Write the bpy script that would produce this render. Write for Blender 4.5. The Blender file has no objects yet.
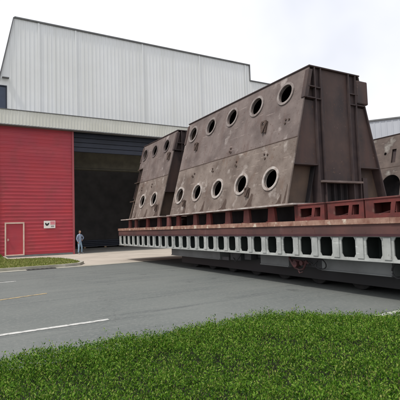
import bpy, bmesh, math, random
import numpy as np
from mathutils import Vector, Matrix, noise
from mathutils.geometry import tessellate_polygon

random.seed(7)
rng = np.random.default_rng(11)
SC = bpy.context.scene
COL = SC.collection

# ------------------------------------------------------------------ camera
cam = bpy.data.objects.new('camera', bpy.data.cameras.new('camera'))
COL.objects.link(cam)
SC.camera = cam
cam.data.sensor_width = 36
cam.data.lens = 37.2615
cam.data.clip_start = 0.05
cam.data.clip_end = 3000
cam.matrix_world = Matrix((
    (0.8698332399477781, -0.004766209533960424, -0.49332283337448474, 0),
    (-0.4923045115740985, -0.07332194853231254, -0.8673293260043806, 0),
    (-0.03203751809581302, 0.997296934272889, -0.06612429450782184, 1.64),
    (0, 0, 0, 1)))

# ------------------------------------------------------------------ light
SUN_EL, SUN_AZ = math.radians(60), math.radians(-103)   # azimuth measured from +Y towards +X
SUN_DIR = Vector((math.sin(SUN_AZ) * math.cos(SUN_EL), math.cos(SUN_AZ) * math.cos(SUN_EL), math.sin(SUN_EL)))
world = bpy.data.worlds.new('World')
SC.world = world
world.use_nodes = True
nt = world.node_tree
nt.nodes.clear()
wo = nt.nodes.new('ShaderNodeOutputWorld')
bg = nt.nodes.new('ShaderNodeBackground')
sky = nt.nodes.new('ShaderNodeTexSky')
sky.sky_type = 'NISHITA'
sky.sun_disc = False
sky.sun_elevation = SUN_EL
sky.sun_rotation = SUN_AZ
sky.air_density = 1.0
sky.dust_density = 6.0
sky.ozone_density = 1.0
hs = nt.nodes.new('ShaderNodeHueSaturation')
hs.inputs['Saturation'].default_value = 0.16
hs.inputs['Value'].default_value = 0.9
# thin uneven cloud layer
tc = nt.nodes.new('ShaderNodeTexCoord')
nz = nt.nodes.new('ShaderNodeTexNoise')
nz.inputs['Scale'].default_value = 2.2
nz.inputs['Detail'].default_value = 4
cr = nt.nodes.new('ShaderNodeValToRGB')
cr.color_ramp.elements[0].position = 0.3
cr.color_ramp.elements[0].color = (7.0, 7.25, 8.0, 1)
cr.color_ramp.elements[1].position = 0.7
cr.color_ramp.elements[1].color = (10.2, 10.2, 10.4, 1)
mx = nt.nodes.new('ShaderNodeMix')
mx.data_type = 'RGBA'
mx.inputs['Factor'].default_value = 0.8
nt.links.new(tc.outputs['Generated'], nz.inputs['Vector'])
nt.links.new(nz.outputs['Fac'], cr.inputs['Fac'])
nt.links.new(sky.outputs['Color'], hs.inputs['Color'])
nt.links.new(hs.outputs['Color'], mx.inputs['A'])
nt.links.new(cr.outputs['Color'], mx.inputs['B'])
nt.links.new(mx.outputs['Result'], bg.inputs['Color'])
bg.inputs['Strength'].default_value = 0.13
nt.links.new(bg.outputs[0], wo.inputs['Surface'])

sd = bpy.data.lights.new('sun', 'SUN')
sd.energy = 2.3
sd.angle = math.radians(5)
sd.color = (1.0, 0.95, 0.88)
sun = bpy.data.objects.new('sun', sd)
COL.objects.link(sun)
sun.rotation_euler = (-SUN_DIR).to_track_quat('-Z', 'Y').to_euler()

SC.view_settings.view_transform = 'Standard'
SC.view_settings.look = 'None'
SC.view_settings.exposure = 0.12
SC.view_settings.gamma = 1.0
SC.view_settings.use_curve_mapping = False

# ------------------------------------------------------------------ helpers
def mat(name, base, var=None, scale=3.0, rough=0.8, metal=0.0, stretch=(1, 1, 1), lo=0.35, hi=0.65,
        spots=None, spot_scale=8.0, spot_lo=0.62, spot_hi=0.68, bump=0.0, bump_scale=30.0, streak=None,
        streak_lo=0.55, streak_hi=0.75, spec=0.3, streak_scale=(5, 5, 0.35), detail=6, fine=None):
    m = bpy.data.materials.new(name)
    m.use_nodes = True
    t = m.node_tree
    b = t.nodes['Principled BSDF']
    b.inputs['Roughness'].default_value = rough
    b.inputs['Metallic'].default_value = metal
    b.inputs['Specular IOR Level'].default_value = spec
    tcn = t.nodes.new('ShaderNodeTexCoord')
    mp = t.nodes.new('ShaderNodeMapping')
    mp.inputs['Scale'].default_value = stretch
    t.links.new(tcn.outputs['Object'], mp.inputs['Vector'])
    def ramp(sc, a, z, vec=mp.outputs['Vector'], det=detail):
        n = t.nodes.new('ShaderNodeTexNoise')
        n.inputs['Scale'].default_value = sc
        n.inputs['Detail'].default_value = det
        n.inputs['Roughness'].default_value = 0.6
        t.links.new(vec, n.inputs['Vector'])
        r = t.nodes.new('ShaderNodeMapRange')
        r.inputs['From Min'].default_value = a
        r.inputs['From Max'].default_value = z
        t.links.new(n.outputs['Fac'], r.inputs['Value'])
        return r.outputs['Result']
    cur = None
    def mixin(col, fac, cur):
        x = t.nodes.new('ShaderNodeMix')
        x.data_type = 'RGBA'
        t.links.new(fac, x.inputs['Factor'])
        if cur is None:
            x.inputs['A'].default_value = (*base, 1)
        else:
            t.links.new(cur, x.inputs['A'])
        x.inputs['B'].default_value = (*col, 1)
        return x.outputs['Result']
    if var:
        cur = mixin(var, ramp(scale, lo, hi), cur)
    if streak:
        m2 = t.nodes.new('ShaderNodeMapping')
        m2.inputs['Scale'].default_value = streak_scale
        t.links.new(tcn.outputs['Object'], m2.inputs['Vector'])
        cur = mixin(streak, ramp(1.0, streak_lo, streak_hi, m2.outputs['Vector']), cur)
    if fine:
        m3 = t.nodes.new('ShaderNodeMapping')
        m3.inputs['Scale'].default_value = (6, 6, 6)
        m3.inputs['Rotation'].default_value = (0.5, 0.2, 0.3)
        t.links.new(tcn.outputs['Object'], m3.inputs['Vector'])
        cur = mixin(fine, ramp(2.2, 0.60, 0.70, m3.outputs['Vector'], 8), cur)
        m4 = t.nodes.new('ShaderNodeMapping')
        m4.inputs['Scale'].default_value = (9, 1.6, 22)
        m4.inputs['Rotation'].default_value = (0.35, 0, 0)
        t.links.new(tcn.outputs['Object'], m4.inputs['Vector'])
        cur = mixin(tuple(min(1, c * 1.5) for c in base), ramp(0.8, 0.66, 0.72, m4.outputs['Vector'], 3), cur)
    if spots:
        cur = mixin(spots, ramp(spot_scale, spot_lo, spot_hi), cur)
    if cur is None:
        b.inputs['Base Color'].default_value = (*base, 1)
    else:
        t.links.new(cur, b.inputs['Base Color'])
    if bump:
        n = t.nodes.new('ShaderNodeTexNoise')
        n.inputs['Scale'].default_value = bump_scale
        n.inputs['Detail'].default_value = 5
        t.links.new(tcn.outputs['Object'], n.inputs['Vector'])
        bp = t.nodes.new('ShaderNodeBump')
        bp.inputs['Strength'].default_value = bump
        bp.inputs['Distance'].default_value = 0.02
        t.links.new(n.outputs['Fac'], bp.inputs['Height'])
        t.links.new(bp.outputs['Normal'], b.inputs['Normal'])
    return m

def leafmat(name, cols, rough=0.5, trans=0.25):
    m = bpy.data.materials.new(name)
    m.use_nodes = True
    t = m.node_tree
    b = t.nodes['Principled BSDF']
    b.inputs['Roughness'].default_value = rough
    b.inputs['Specular IOR Level'].default_value = 0.18
    g = t.nodes.new('ShaderNodeNewGeometry')
    r = t.nodes.new('ShaderNodeValToRGB')
    e = r.color_ramp.elements
    while len(e) < len(cols):
        e.new(0.5)
    for i, c in enumerate(cols):
        e[i].position = i / (len(cols) - 1)
        e[i].color = (*c, 1)
    t.links.new(g.outputs['Random Per Island'], r.inputs['Fac'])
    t.links.new(r.outputs['Color'], b.inputs['Base Color'])
    tr = t.nodes.new('ShaderNodeBsdfTranslucent')
    t.links.new(r.outputs['Color'], tr.inputs['Color'])
    ms = t.nodes.new('ShaderNodeMixShader')
    ms.inputs['Fac'].default_value = trans
    out = t.nodes['Material Output']
    t.links.new(b.outputs[0], ms.inputs[1])
    t.links.new(tr.outputs[0], ms.inputs[2])
    t.links.new(ms.outputs[0], out.inputs['Surface'])
    return m

M = {}
M['white_clad'] = mat('white cladding', (0.74, 0.755, 0.76), (0.69, 0.70, 0.69), 0.25, rough=0.55, streak=(0.63, 0.64, 0.62), streak_lo=0.5, streak_hi=0.85, streak_scale=(2.2, 2.2, 0.05))
M['canopy'] = mat('canopy sheet', (0.66, 0.66, 0.61), (0.58, 0.58, 0.52), 0.6, rough=0.6)
M['red_clad'] = mat('red cladding', spots=(0.30, 0.05, 0.055), spot_scale=0.9, spot_lo=0.52, spot_hi=0.72, base=(0.40, 0.043, 0.054), var=(0.33, 0.046, 0.068), scale=0.45, rough=0.55, streak=(0.43, 0.075, 0.09), streak_lo=0.5, streak_hi=0.8, streak_scale=(0.25, 1, 3.0))
M['cream_trim'] = mat('cream trim', (0.66, 0.50, 0.42), (0.56, 0.40, 0.33), 3, rough=0.7)
M['red_trim'] = mat('corner trim', (0.33, 0.08, 0.09), rough=0.6)
M['gutter'] = mat('gutter metal', (0.16, 0.165, 0.17), (0.12, 0.12, 0.12), 2, rough=0.6)
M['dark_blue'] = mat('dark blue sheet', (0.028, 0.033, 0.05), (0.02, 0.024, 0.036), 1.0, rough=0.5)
M['window_blue'] = mat('dark window glass', (0.03, 0.05, 0.09), (0.02, 0.03, 0.06), 1.0, rough=0.12, spec=0.5)
M['annex_wall'] = mat('annex wall', (0.62, 0.64, 0.66), (0.5, 0.52, 0.54), 0.5, rough=0.7)
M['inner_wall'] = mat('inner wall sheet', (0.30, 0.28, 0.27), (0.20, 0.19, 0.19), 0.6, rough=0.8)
M['crane_paint'] = mat('crane paint', (0.17, 0.16, 0.12), (0.11, 0.105, 0.085), 1.4, rough=0.6)
M['steel_dark'] = mat('dark steel', (0.07, 0.07, 0.075), (0.04, 0.04, 0.045), 3, rough=0.6)
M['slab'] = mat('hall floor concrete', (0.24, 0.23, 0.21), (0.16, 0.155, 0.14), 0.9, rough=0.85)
M['apron'] = mat('apron concrete', (0.47, 0.42, 0.36), (0.38, 0.34, 0.29), 0.5, rough=0.9, spots=(0.30, 0.27, 0.23), spot_scale=1.4, spot_lo=0.58, spot_hi=0.75, bump=0.2)
M['kerb'] = mat('kerb concrete', (0.43, 0.41, 0.36), (0.28, 0.27, 0.22), 1.3, rough=0.9, bump=0.2)
M['line_white'] = mat('white road paint', (0.50, 0.50, 0.48), (0.20, 0.21, 0.20), 9, rough=0.7, lo=0.48, hi=0.66)
M['line_yellow'] = mat('yellow road paint', (0.42, 0.32, 0.17), (0.17, 0.16, 0.13), 8, rough=0.7, lo=0.42, hi=0.66)
M['dirt'] = mat('soil', (0.09, 0.075, 0.04), (0.05, 0.045, 0.025), 4, rough=1.0)
M['turf'] = mat('turf soil', (0.20, 0.18, 0.07), (0.14, 0.145, 0.05), 1.5, rough=1.0)
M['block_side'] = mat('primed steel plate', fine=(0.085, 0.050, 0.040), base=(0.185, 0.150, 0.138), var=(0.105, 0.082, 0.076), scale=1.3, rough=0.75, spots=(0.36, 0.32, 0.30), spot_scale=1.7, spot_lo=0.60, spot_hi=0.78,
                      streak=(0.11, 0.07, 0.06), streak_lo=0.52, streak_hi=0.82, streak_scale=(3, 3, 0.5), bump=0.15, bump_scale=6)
M['block_lower'] = mat('weathered steel plate', (0.208, 0.170, 0.147), (0.112, 0.086, 0.073), 1.5, fine=(0.09, 0.052, 0.038), rough=0.75, spots=(0.40, 0.36, 0.33), spot_scale=1.9, spot_lo=0.58, spot_hi=0.76,
                       streak=(0.13, 0.075, 0.05), streak_lo=0.58, streak_hi=0.8, streak_scale=(3, 3, 0.5), bump=0.15, bump_scale=6)
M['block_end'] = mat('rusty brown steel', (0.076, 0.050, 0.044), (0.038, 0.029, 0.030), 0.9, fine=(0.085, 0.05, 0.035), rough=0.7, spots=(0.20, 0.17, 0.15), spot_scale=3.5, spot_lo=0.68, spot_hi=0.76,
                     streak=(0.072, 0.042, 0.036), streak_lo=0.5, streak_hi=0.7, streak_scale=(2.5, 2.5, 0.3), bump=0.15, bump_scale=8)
M['block_recess'] = mat('brown primer steel', (0.105, 0.074, 0.055), (0.055, 0.042, 0.038), 1.4, rough=0.8)
M['inside'] = mat('dark steel and gap shade', (0.035, 0.03, 0.032), (0.02, 0.018, 0.02), 3, rough=0.9)  # near-black tone, also stands in for shade in gaps and openings
M['rim'] = mat('hole collar steel', (0.27, 0.24, 0.225), (0.15, 0.12, 0.11), 5, rough=0.7)
M['rim_pale'] = mat('pale hole collar', (0.44, 0.41, 0.385), (0.24, 0.19, 0.165), 5, rough=0.7)
M['rim_dark'] = mat('dark hole collar', (0.16, 0.13, 0.125), (0.10, 0.08, 0.08), 6, rough=0.7)
M['flange'] = mat('worn flange edge', (0.50, 0.46, 0.43), (0.26, 0.20, 0.18), 3, rough=0.7)
M['rust_mark'] = mat('rust stain', (0.055, 0.036, 0.030), (0.095, 0.068, 0.055), 8, rough=0.9)
M['rib'] = mat('deep rust steel', (0.062, 0.044, 0.042), (0.038, 0.028, 0.030), 3, rough=0.75)
M['chipped'] = mat('patchy grey steel', (0.145, 0.113, 0.098), (0.07, 0.054, 0.048), 1.3, fine=(0.11, 0.08, 0.07), rough=0.8, spots=(0.33, 0.31, 0.28), spot_scale=1.3, spot_lo=0.56, spot_hi=0.74, bump=0.2, bump_scale=6)
M['deck_edge'] = mat('worn pink deck edge', (0.36, 0.23, 0.175), (0.20, 0.095, 0.07), 4.5, rough=0.85, stretch=(1, 1, 1), spots=(0.55, 0.47, 0.38), spot_scale=3.0, spot_lo=0.56, spot_hi=0.64, bump=0.3, bump_scale=12)
M['deck_fascia'] = mat('dark red deck beam', (0.115, 0.054, 0.048), (0.065, 0.038, 0.036), 0.8, fine=(0.07, 0.03, 0.025), rough=0.7, streak=(0.15, 0.09, 0.085), streak_lo=0.6, streak_hi=0.8, streak_scale=(2, 2, 0.6))
M['deck_shadow'] = mat('painted deck shadow', (0.07, 0.028, 0.032), (0.045, 0.02, 0.024), 3, rough=0.8)  # dark tone paints in the shadow below the deck beam
M['girder'] = mat('pale grey girder paint', (0.40, 0.415, 0.40), (0.29, 0.305, 0.295), 3, fine=(0.20, 0.20, 0.18), rough=0.6, spots=(0.20, 0.21, 0.20), spot_scale=5, spot_lo=0.66, spot_hi=0.74, streak=(0.27, 0.28, 0.26), streak_lo=0.55, streak_hi=0.8)
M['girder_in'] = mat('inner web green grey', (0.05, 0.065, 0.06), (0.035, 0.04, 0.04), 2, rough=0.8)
M['panel'] = mat('chassis side panel', (0.17, 0.18, 0.18), (0.12, 0.125, 0.125), 1.2, rough=0.55, streak=(0.12, 0.115, 0.11), streak_lo=0.6, streak_hi=0.85)
M['stand_red'] = mat('red oxide stand', (0.155, 0.036, 0.032), (0.085, 0.028, 0.026), 3.5, rough=0.75, spots=(0.13, 0.075, 0.06), spot_scale=5, spot_lo=0.6, spot_hi=0.72)
M['stand_pink'] = mat('faded red stand', (0.165, 0.058, 0.052), (0.10, 0.042, 0.04), 3.5, rough=0.8, spots=(0.16, 0.09, 0.08), spot_scale=5, spot_lo=0.6, spot_hi=0.72)
M['rubber'] = mat('tyre rubber', (0.025, 0.025, 0.026), (0.04, 0.038, 0.036), 5, rough=0.9)
M['rim_grey'] = mat('wheel rim', (0.06, 0.06, 0.06), rough=0.6)
M['pipe_red'] = mat('red brown pipe', (0.07, 0.025, 0.026), (0.04, 0.02, 0.02), 6, rough=0.6)
M['hose'] = mat('black hose', (0.02, 0.02, 0.022), rough=0.5)
M['sign_white'] = mat('sign plate', (0.72, 0.68, 0.64), rough=0.6)
M['sign_black'] = mat('sign black', (0.03, 0.03, 0.03), rough=0.6)
M['sign_pink'] = mat('sign pink', (0.62, 0.22, 0.25), rough=0.6)
M['sign_grey'] = mat('sign grey', (0.3, 0.27, 0.27), rough=0.6)
M['far_clad'] = mat('far grey cladding', (0.48, 0.50, 0.54), (0.42, 0.44, 0.48), 0.3, rough=0.6)
M['skin'] = mat('skin', (0.36, 0.21, 0.15), rough=0.6)
M['hair'] = mat('hair', (0.02, 0.017, 0.015), rough=0.6)
M['jacket'] = mat('work jacket', (0.26, 0.32, 0.42), (0.20, 0.25, 0.35), 8, rough=0.9)
M['jeans'] = mat('pale denim', (0.17, 0.26, 0.36), (0.26, 0.36, 0.44), 5, rough=0.9)
M['shoe'] = mat('shoe', (0.22, 0.22, 0.22), rough=0.6)
M['wood'] = mat('timber', (0.3, 0.21, 0.13), (0.2, 0.13, 0.08), 3, rough=0.9)

def fill_rooflight():  # sheet for the added roof openings that brighten the hall
    m = bpy.data.materials.new('translucent roof sheet')
    m.use_nodes = True
    t = m.node_tree
    tr = t.nodes.new('ShaderNodeBsdfTranslucent')
    tr.inputs['Color'].default_value = (0.38, 0.38, 0.38, 1)
    t.links.new(tr.outputs[0], t.nodes['Material Output'].inputs['Surface'])
    return m
M['fill_rooflight'] = fill_rooflight()

def asphalt():
    m = bpy.data.materials.new('asphalt')
    m.use_nodes = True
    t = m.node_tree
    b = t.nodes['Principled BSDF']
    b.inputs['Roughness'].default_value = 0.8
    b.inputs['Specular IOR Level'].default_value = 0.3
    tcn = t.nodes.new('ShaderNodeTexCoord')
    def n(scale, st, lo, hi, det=5):
        mp = t.nodes.new('ShaderNodeMapping')
        mp.inputs['Scale'].default_value = st
        mp.inputs['Rotation'].default_value = (0, 0, math.radians(-6))
        t.links.new(tcn.outputs['Object'], mp.inputs['Vector'])
        x = t.nodes.new('ShaderNodeTexNoise')
        x.inputs['Scale'].default_value = scale
        x.inputs['Detail'].default_value = det
        t.links.new(mp.outputs['Vector'], x.inputs['Vector'])
        r = t.nodes.new('ShaderNodeMapRange')
        r.inputs['From Min'].default_value = lo
        r.inputs['From Max'].default_value = hi
        t.links.new(x.outputs['Fac'], r.inputs['Value'])
        return r.outputs['Result']
    def mix(fac, a, bb):
        x = t.nodes.new('ShaderNodeMix')
        x.data_type = 'RGBA'
        t.links.new(fac, x.inputs['Factor'])
        if isinstance(a, tuple): x.inputs['A'].default_value = (*a, 1)
        else: t.links.new(a, x.inputs['A'])
        x.inputs['B'].default_value = (*bb, 1)
        return x.outputs['Result']
    c = mix(n(0.5, (1, 1, 1), 0.35, 0.7), (0.138, 0.150, 0.142), (0.108, 0.120, 0.116))
    c = mix(n(1.0, (0.12, 1.6, 1), 0.52, 0.75), c, (0.150, 0.160, 0.150))
    c = mix(n(1.0, (0.2, 2.6, 1), 0.58, 0.72), c, (0.080, 0.088, 0.088))
    c = mix(n(120, (1, 1, 1), 0.58, 0.75, 2), c, (0.21, 0.215, 0.205))
    c = mix(n(90, (1, 1, 1), 0.60, 0.72, 2), c, (0.055, 0.06, 0.06))
    c = mix(n(0.9, (1, 1, 1), 0.66, 0.74, 3), c, (0.075, 0.08, 0.078))          # oil stains
    c = mix(n(14, (1, 1, 1), 0.50, 0.80, 4), c, (0.175, 0.182, 0.172))
    # hairline cracks
    w = t.nodes.new('ShaderNodeTexNoise'); w.inputs['Scale'].default_value = 0.9; w.inputs['Detail'].default_value = 6
    t.links.new(tcn.outputs['Object'], w.inputs['Vector'])
    vm = t.nodes.new('ShaderNodeVectorMath'); vm.operation = 'MULTIPLY_ADD'
    vm.inputs[1].default_value = (1.6, 1.6, 1.6)
    t.links.new(w.outputs['Color'], vm.inputs[0]); t.links.new(tcn.outputs['Object'], vm.inputs[2])
    vo = t.nodes.new('ShaderNodeTexVoronoi'); vo.feature = 'DISTANCE_TO_EDGE'; vo.inputs['Scale'].default_value = 0.22
    t.links.new(vm.outputs[0], vo.inputs['Vector'])
    mr = t.nodes.new('ShaderNodeMapRange'); mr.inputs['From Min'].default_value = 0.0; mr.inputs['From Max'].default_value = 0.004
    mr.inputs['To Min'].default_value = 0.3; mr.inputs['To Max'].default_value = 0.0
    t.links.new(vo.outputs['Distance'], mr.inputs['Value'])
    c = mix(mr.outputs['Result'], c, (0.05, 0.052, 0.05))
    t.links.new(c, b.inputs['Base Color'])
    x = t.nodes.new('ShaderNodeTexNoise')
    x.inputs['Scale'].default_value = 110
    t.links.new(tcn.outputs['Object'], x.inputs['Vector'])
    bp = t.nodes.new('ShaderNodeBump')
    bp.inputs['Strength'].default_value = 0.35
    bp.inputs['Distance'].default_value = 0.006
    t.links.new(x.outputs['Fac'], bp.inputs['Height'])
    t.links.new(bp.outputs['Normal'], b.inputs['Normal'])
    return m
M['asphalt'] = asphalt()

def obj(name, bm, m, parent=None, loc=(0, 0, 0), smooth=False, bevel=0):
    me = bpy.data.meshes.new(name)
    bmesh.ops.recalc_face_normals(bm, faces=bm.faces)
    bm.to_mesh(me)
    bm.free()
    if m is not None:
        me.materials.append(M[m] if isinstance(m, str) else m)
    if smooth:
        me.polygons.foreach_set('use_smooth', [True] * len(me.polygons))
    o = bpy.data.objects.new(name, me)
    COL.objects.link(o)
    o.parent = parent
    o.location = loc
    if bevel:
        b = o.modifiers.new('bevel', 'BEVEL')
        b.width = bevel
        b.segments = 2
        b.limit_method = 'ANGLE'
    return o

def obj_each(name, bm, m, parent=None, **k):
    """one object per loose piece of bm"""
    bm.verts.index_update()
    bm.verts.ensure_lookup_table()
    seen = set(); out = []
    for v0 in bm.verts:
        if v0.index in seen: continue
        st = [v0]; grp = []
        seen.add(v0.index)
        while st:
            v = st.pop(); grp.append(v)
            for e in v.link_edges:
                w = e.other_vert(v)
                if w.index not in seen:
                    seen.add(w.index); st.append(w)
        nb = bmesh.new(); mp = {v: nb.verts.new(v.co) for v in grp}
        for f in {f for v in grp for f in v.link_faces}:
            nb.faces.new([mp[v] for v in f.verts])
        out.append(obj(name, nb, m, parent, **k))
    bm.free()
    return out

def tag(o, label=None, cat=None, group=None, kind=None):
    if label: o['label'] = label
    if cat: o['category'] = cat
    if group: o['group'] = group
    if kind: o['kind'] = kind
    return o

def thing(name, label, cat, loc=(0, 0, 0), rz=0.0, group=None):
    o = bpy.data.objects.new(name, None)
    o.empty_display_size = 0.3
    COL.objects.link(o)
    o.location = loc
    o.rotation_euler = (0, 0, rz)
    return tag(o, label, cat, group)

def kids(o):
    return [c for c in COL.objects if c.parent == o]

def copy_tree(o, parent=None):
    c = o.copy()
    COL.objects.link(c)
    c.parent = parent
    for k in kids(o):
        copy_tree(k, c)
    return c

def hexa(bm, p):
    v = [bm.verts.new(q) for q in p]
    for f in ((0, 1, 2, 3), (4, 5, 6, 7), (0, 1, 5, 4), (1, 2, 6, 5), (2, 3, 7, 6), (3, 0, 4, 7)):
        bm.faces.new([v[i] for i in f])

def box(bm, x0, x1, y0, y1, z0, z1):
    hexa(bm, [(x0, y0, z0), (x1, y0, z0), (x1, y1, z0), (x0, y1, z0), (x0, y0, z1), (x1, y0, z1), (x1, y1, z1), (x0, y1, z1)])
    return bm

def B(x0, x1, y0, y1, z0, z1):
    return box(bmesh.new(), x0, x1, y0, y1, z0, z1)

def plate(bm, outer, holes, O, U, V, N, th):
    """flat plate with real holes: 2D outline on axes U,V, thickness th along N"""
    O, U, V, N = map(Vector, (O, U, V, N))
    loops = [outer] + holes
    flat = [p for l in loops for p in l]
    tris = tessellate_polygon([[Vector((a, b, 0)) for a, b in l] for l in loops])
    A = [bm.verts.new(O + U * a + V * b) for a, b in flat]
    Bk = [bm.verts.new(O + U * a + V * b + N * th) for a, b in flat]
    for t in tris:
        try:
            bm.faces.new([A[i] for i in t])
            bm.faces.new([Bk[i] for i in reversed(t)])
        except ValueError:
            pass
    s = 0
    for l in loops:
        n = len(l)
        for i in range(n):
            a, b = s + i, s + (i + 1) % n
            try: bm.faces.new((A[a], A[b], Bk[b], Bk[a]))
            except ValueError: pass
        s += n
    return bm

def circle(cx, cy, r, n=32, ry=None):
    ry = ry or r
    return [(cx + r * math.cos(2 * math.pi * i / n), cy + ry * math.sin(2 * math.pi * i / n)) for i in range(n)]

def tube(bm, pts, r, n=8):
    pts = [Vector(p) for p in pts]
    rings = []
    for i, p in enumerate(pts):
        d = (pts[min(i + 1, len(pts) - 1)] - pts[max(i - 1, 0)]).normalized()
        a = d.orthogonal().normalized()
        if rings:
            a = (prev - d * prev.dot(d)).normalized()
        prev = a
        b = d.cross(a)
        rings.append([bm.verts.new(p + (a * math.cos(2 * math.pi * k / n) + b * math.sin(2 * math.pi * k / n)) * r) for k in range(n)])
    for i in range(len(rings) - 1):
        for k in range(n):
            bm.faces.new((rings[i][k], rings[i][(k + 1) % n], rings[i + 1][(k + 1) % n], rings[i + 1][k]))
    bm.faces.new(rings[0])
    bm.faces.new(rings[-1])
    return bm

def cylx(bm, x0, x1, y, z, r, n=28):
    """cylinder along X"""
    a = [bm.verts.new((x0, y + r * math.cos(2 * math.pi * i / n), z + r * math.sin(2 * math.pi * i / n))) for i in range(n)]
    b = [bm.verts.new((x1, y + r * math.cos(2 * math.pi * i / n), z + r * math.sin(2 * math.pi * i / n))) for i in range(n)]
    for i in range(n):
        bm.faces.new((a[i], a[(i + 1) % n], b[(i + 1) % n], b[i]))
    bm.faces.new(a)
    bm.faces.new(b)
    return bm

def sheet(name, pts, z, m, kind='structure', thick=None):
    bm = bmesh.new()
    if thick:
        plate(bm, pts, [], (0, 0, z), (1, 0, 0), (0, 1, 0), (0, 0, -1), thick)
    else:
        vs = [Vector((a, b, 0)) for a, b in pts]
        v = [bm.verts.new((a, b, z)) for a, b in pts]
        for t in tessellate_polygon([vs]):
            bm.faces.new([v[i] for i in t])
        for f in bm.faces:
            if f.calc_area() and f.normal.z < 0: f.normal_flip()
    o = obj(name, bm, m)
    return tag(o, kind=kind)

# ------------------------------------------------------------------ ground
sheet('ground', [(-600, -600), (700, -600), (700, 900), (-600, 900)], -0.012, 'asphalt')
# concrete apron in front of the hall, with a rounded flare where it meets the road
flare = [(5.05 + 0.9 * math.sin(a), 20.9 + 0.0 + 1.6 * (1 - math.cos(a))) for a in np.linspace(0, math.pi / 2, 7)]
sheet('apron', [(4.6, 20.25), (30, 20.25), (30, 31.06), (2.1, 31.06), (2.1, 26.0), (4.4, 25.8), (4.9, 25.0), (5.2, 23.5), (5.35, 21.6), (4.95, 20.7)], -0.004, 'apron')
# raised grass verge with kerb
verge = [(-30, 20.35), (4.1, 20.35), (4.75, 20.6), (5.1, 21.4), (5.15, 23.4), (4.95, 25.2), (4.3, 26.6), (2.2, 27.3), (2.2, 30.95), (-30, 30.95)]
tag(obj('verge', plate(bmesh.new(), verge, [], (0, 0, 0.10), (1, 0, 0), (0, 1, 0), (0, 0, -1), 0.16), 'turf'), kind='structure')
def offset_strip(pts, w):
    out = []
    for i, p in enumerate(pts):
        a = Vector(pts[max(i - 1, 0)]); b = Vector(pts[min(i + 1, len(pts) - 1)])
        d = (b - a).normalized()
        out.append((p[0] + d.y * w, p[1] - d.x * w))
    return out
kl = verge[:9]
bm = bmesh.new()
outer = offset_strip(kl, 0.16)
for i in range(len(kl) - 1):
    a, b, c, d = kl[i], kl[i + 1], outer[i + 1], outer[i]
    hexa(bm, [(a[0], a[1], -0.05), (b[0], b[1], -0.05), (c[0], c[1], -0.05), (d[0], d[1], -0.05),
              (a[0], a[1], 0.125), (b[0], b[1], 0.125), (c[0], c[1], 0.125), (d[0], d[1], 0.125)])
tag(obj('kerb', bm, 'kerb'), kind='structure')
# gutter channel of concrete along the kerb
sheet('gutter_strip', [(-30, 19.72), (4.9, 19.72), (9.5, 20.0), (9.5, 20.25), (4.6, 20.25), (4.2, 20.18), (-30, 20.18)], 0.0, 'kerb')
# drain inlet in the gutter
dr = thing('storm_drain', 'dark iron drain grating set in the gutter beside the grass verge', 'drain', (3.0, 19.95, 0.004))
obj('grate_frame', plate(bmesh.new(), [(-0.62, -0.2), (0.62, -0.2), (0.62, 0.2), (-0.62, 0.2)], [[(-0.57 + k * 0.19, -0.15), (-0.47 + k * 0.19, -0.15), (-0.47 + k * 0.19, 0.15), (-0.57 + k * 0.19, 0.15)] for k in range(6)], (0, 0, 0.012), (1, 0, 0), (0, 1, 0), (0, 0, -1), 0.01), 'steel_dark', dr)
obj('pit', B(-0.6, 0.6, -0.18, 0.18, -0.001, 0.001), 'inside', dr)
# painted markings
sheet('road_edge_line', [(-9, 7.34), (2.33, 7.60), (2.33, 7.73), (-9, 7.47)], -0.006, 'line_white')
sheet('road_centre_line', [(-2.2, 10.65), (1.94, 11.91), (1.94, 12.04), (-2.2, 10.78)], -0.006, 'line_yellow')
sheet('road_lane_line', [(-2.0, 15.3), (1.54, 15.66), (1.54, 15.80), (-2.0, 15.44)], -0.006, 'line_white')
sheet('road_side_line', [(6.3, 4.86), (9.5, 4.95), (9.5, 5.07), (6.3, 4.98)], -0.006, 'line_white')

# ------------------------------------------------------------------ assembly hall
YB = 31.07
hall = thing('factory_hall', 'large white clad hall with a red lower wall and a huge dark open doorway', 'building', (7, YB, 0))
def H(name, bm, m, parent=None, **k):
    """mesh given in world coordinates, parented to the hall (or a part of it)"""
    bmesh.ops.translate(bm, verts=bm.verts, vec=(-7, -YB, 0))
    return obj(name, bm, m, parent or hall, **k)

# red lower wall with horizontal corrugation
def hcorr(bm, x0, x1, y, z0, z1, pitch=0.25, d=0.014):
    prof = []
    z = z0
    while z < z1 - 1e-6:
        for dz, dy in ((0.0, 0), (0.13, 0), (0.16, -d), (0.22, -d)):
            if z + dz < z1: prof.append((z + dz, y + dy))
        z += pitch
    prof.append((z1, y))
    a = [bm.verts.new((x0, yy, zz)) for zz, yy in prof]
    b = [bm.verts.new((x1, yy, zz)) for zz, yy in prof]
    for i in range(len(prof) - 1):
        bm.faces.new((a[i], b[i], b[i + 1], a[i + 1]))
    return bm
bm = bmesh.new()
hcorr(bm, -16, 2.34, YB, 0.14, 9.3)
hcorr(bm, 3.58, 6.86, YB, 0.14, 9.3)
hcorr(bm, 2.34, 3.58, YB, 2.40, 9.3)
box(bm, -16, 2.34, YB + 0.02, YB + 0.2, 0.0, 9.3)
box(bm, 3.58, 6.86, YB + 0.02, YB + 0.2, 0.0, 9.3)
box(bm, 2.34, 3.58, YB + 0.02, YB + 0.2, 2.4, 9.3)
H('red_wall', bm, 'red_clad')
bm = bmesh.new()
hcorr(bm, 23.4, 32, YB, 0.14, 9.3)
box(bm, 23.4, 32, YB + 0.02, YB + 0.2, 0.0, 9.3)
H('red_wall', bm, 'red_clad')
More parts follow.
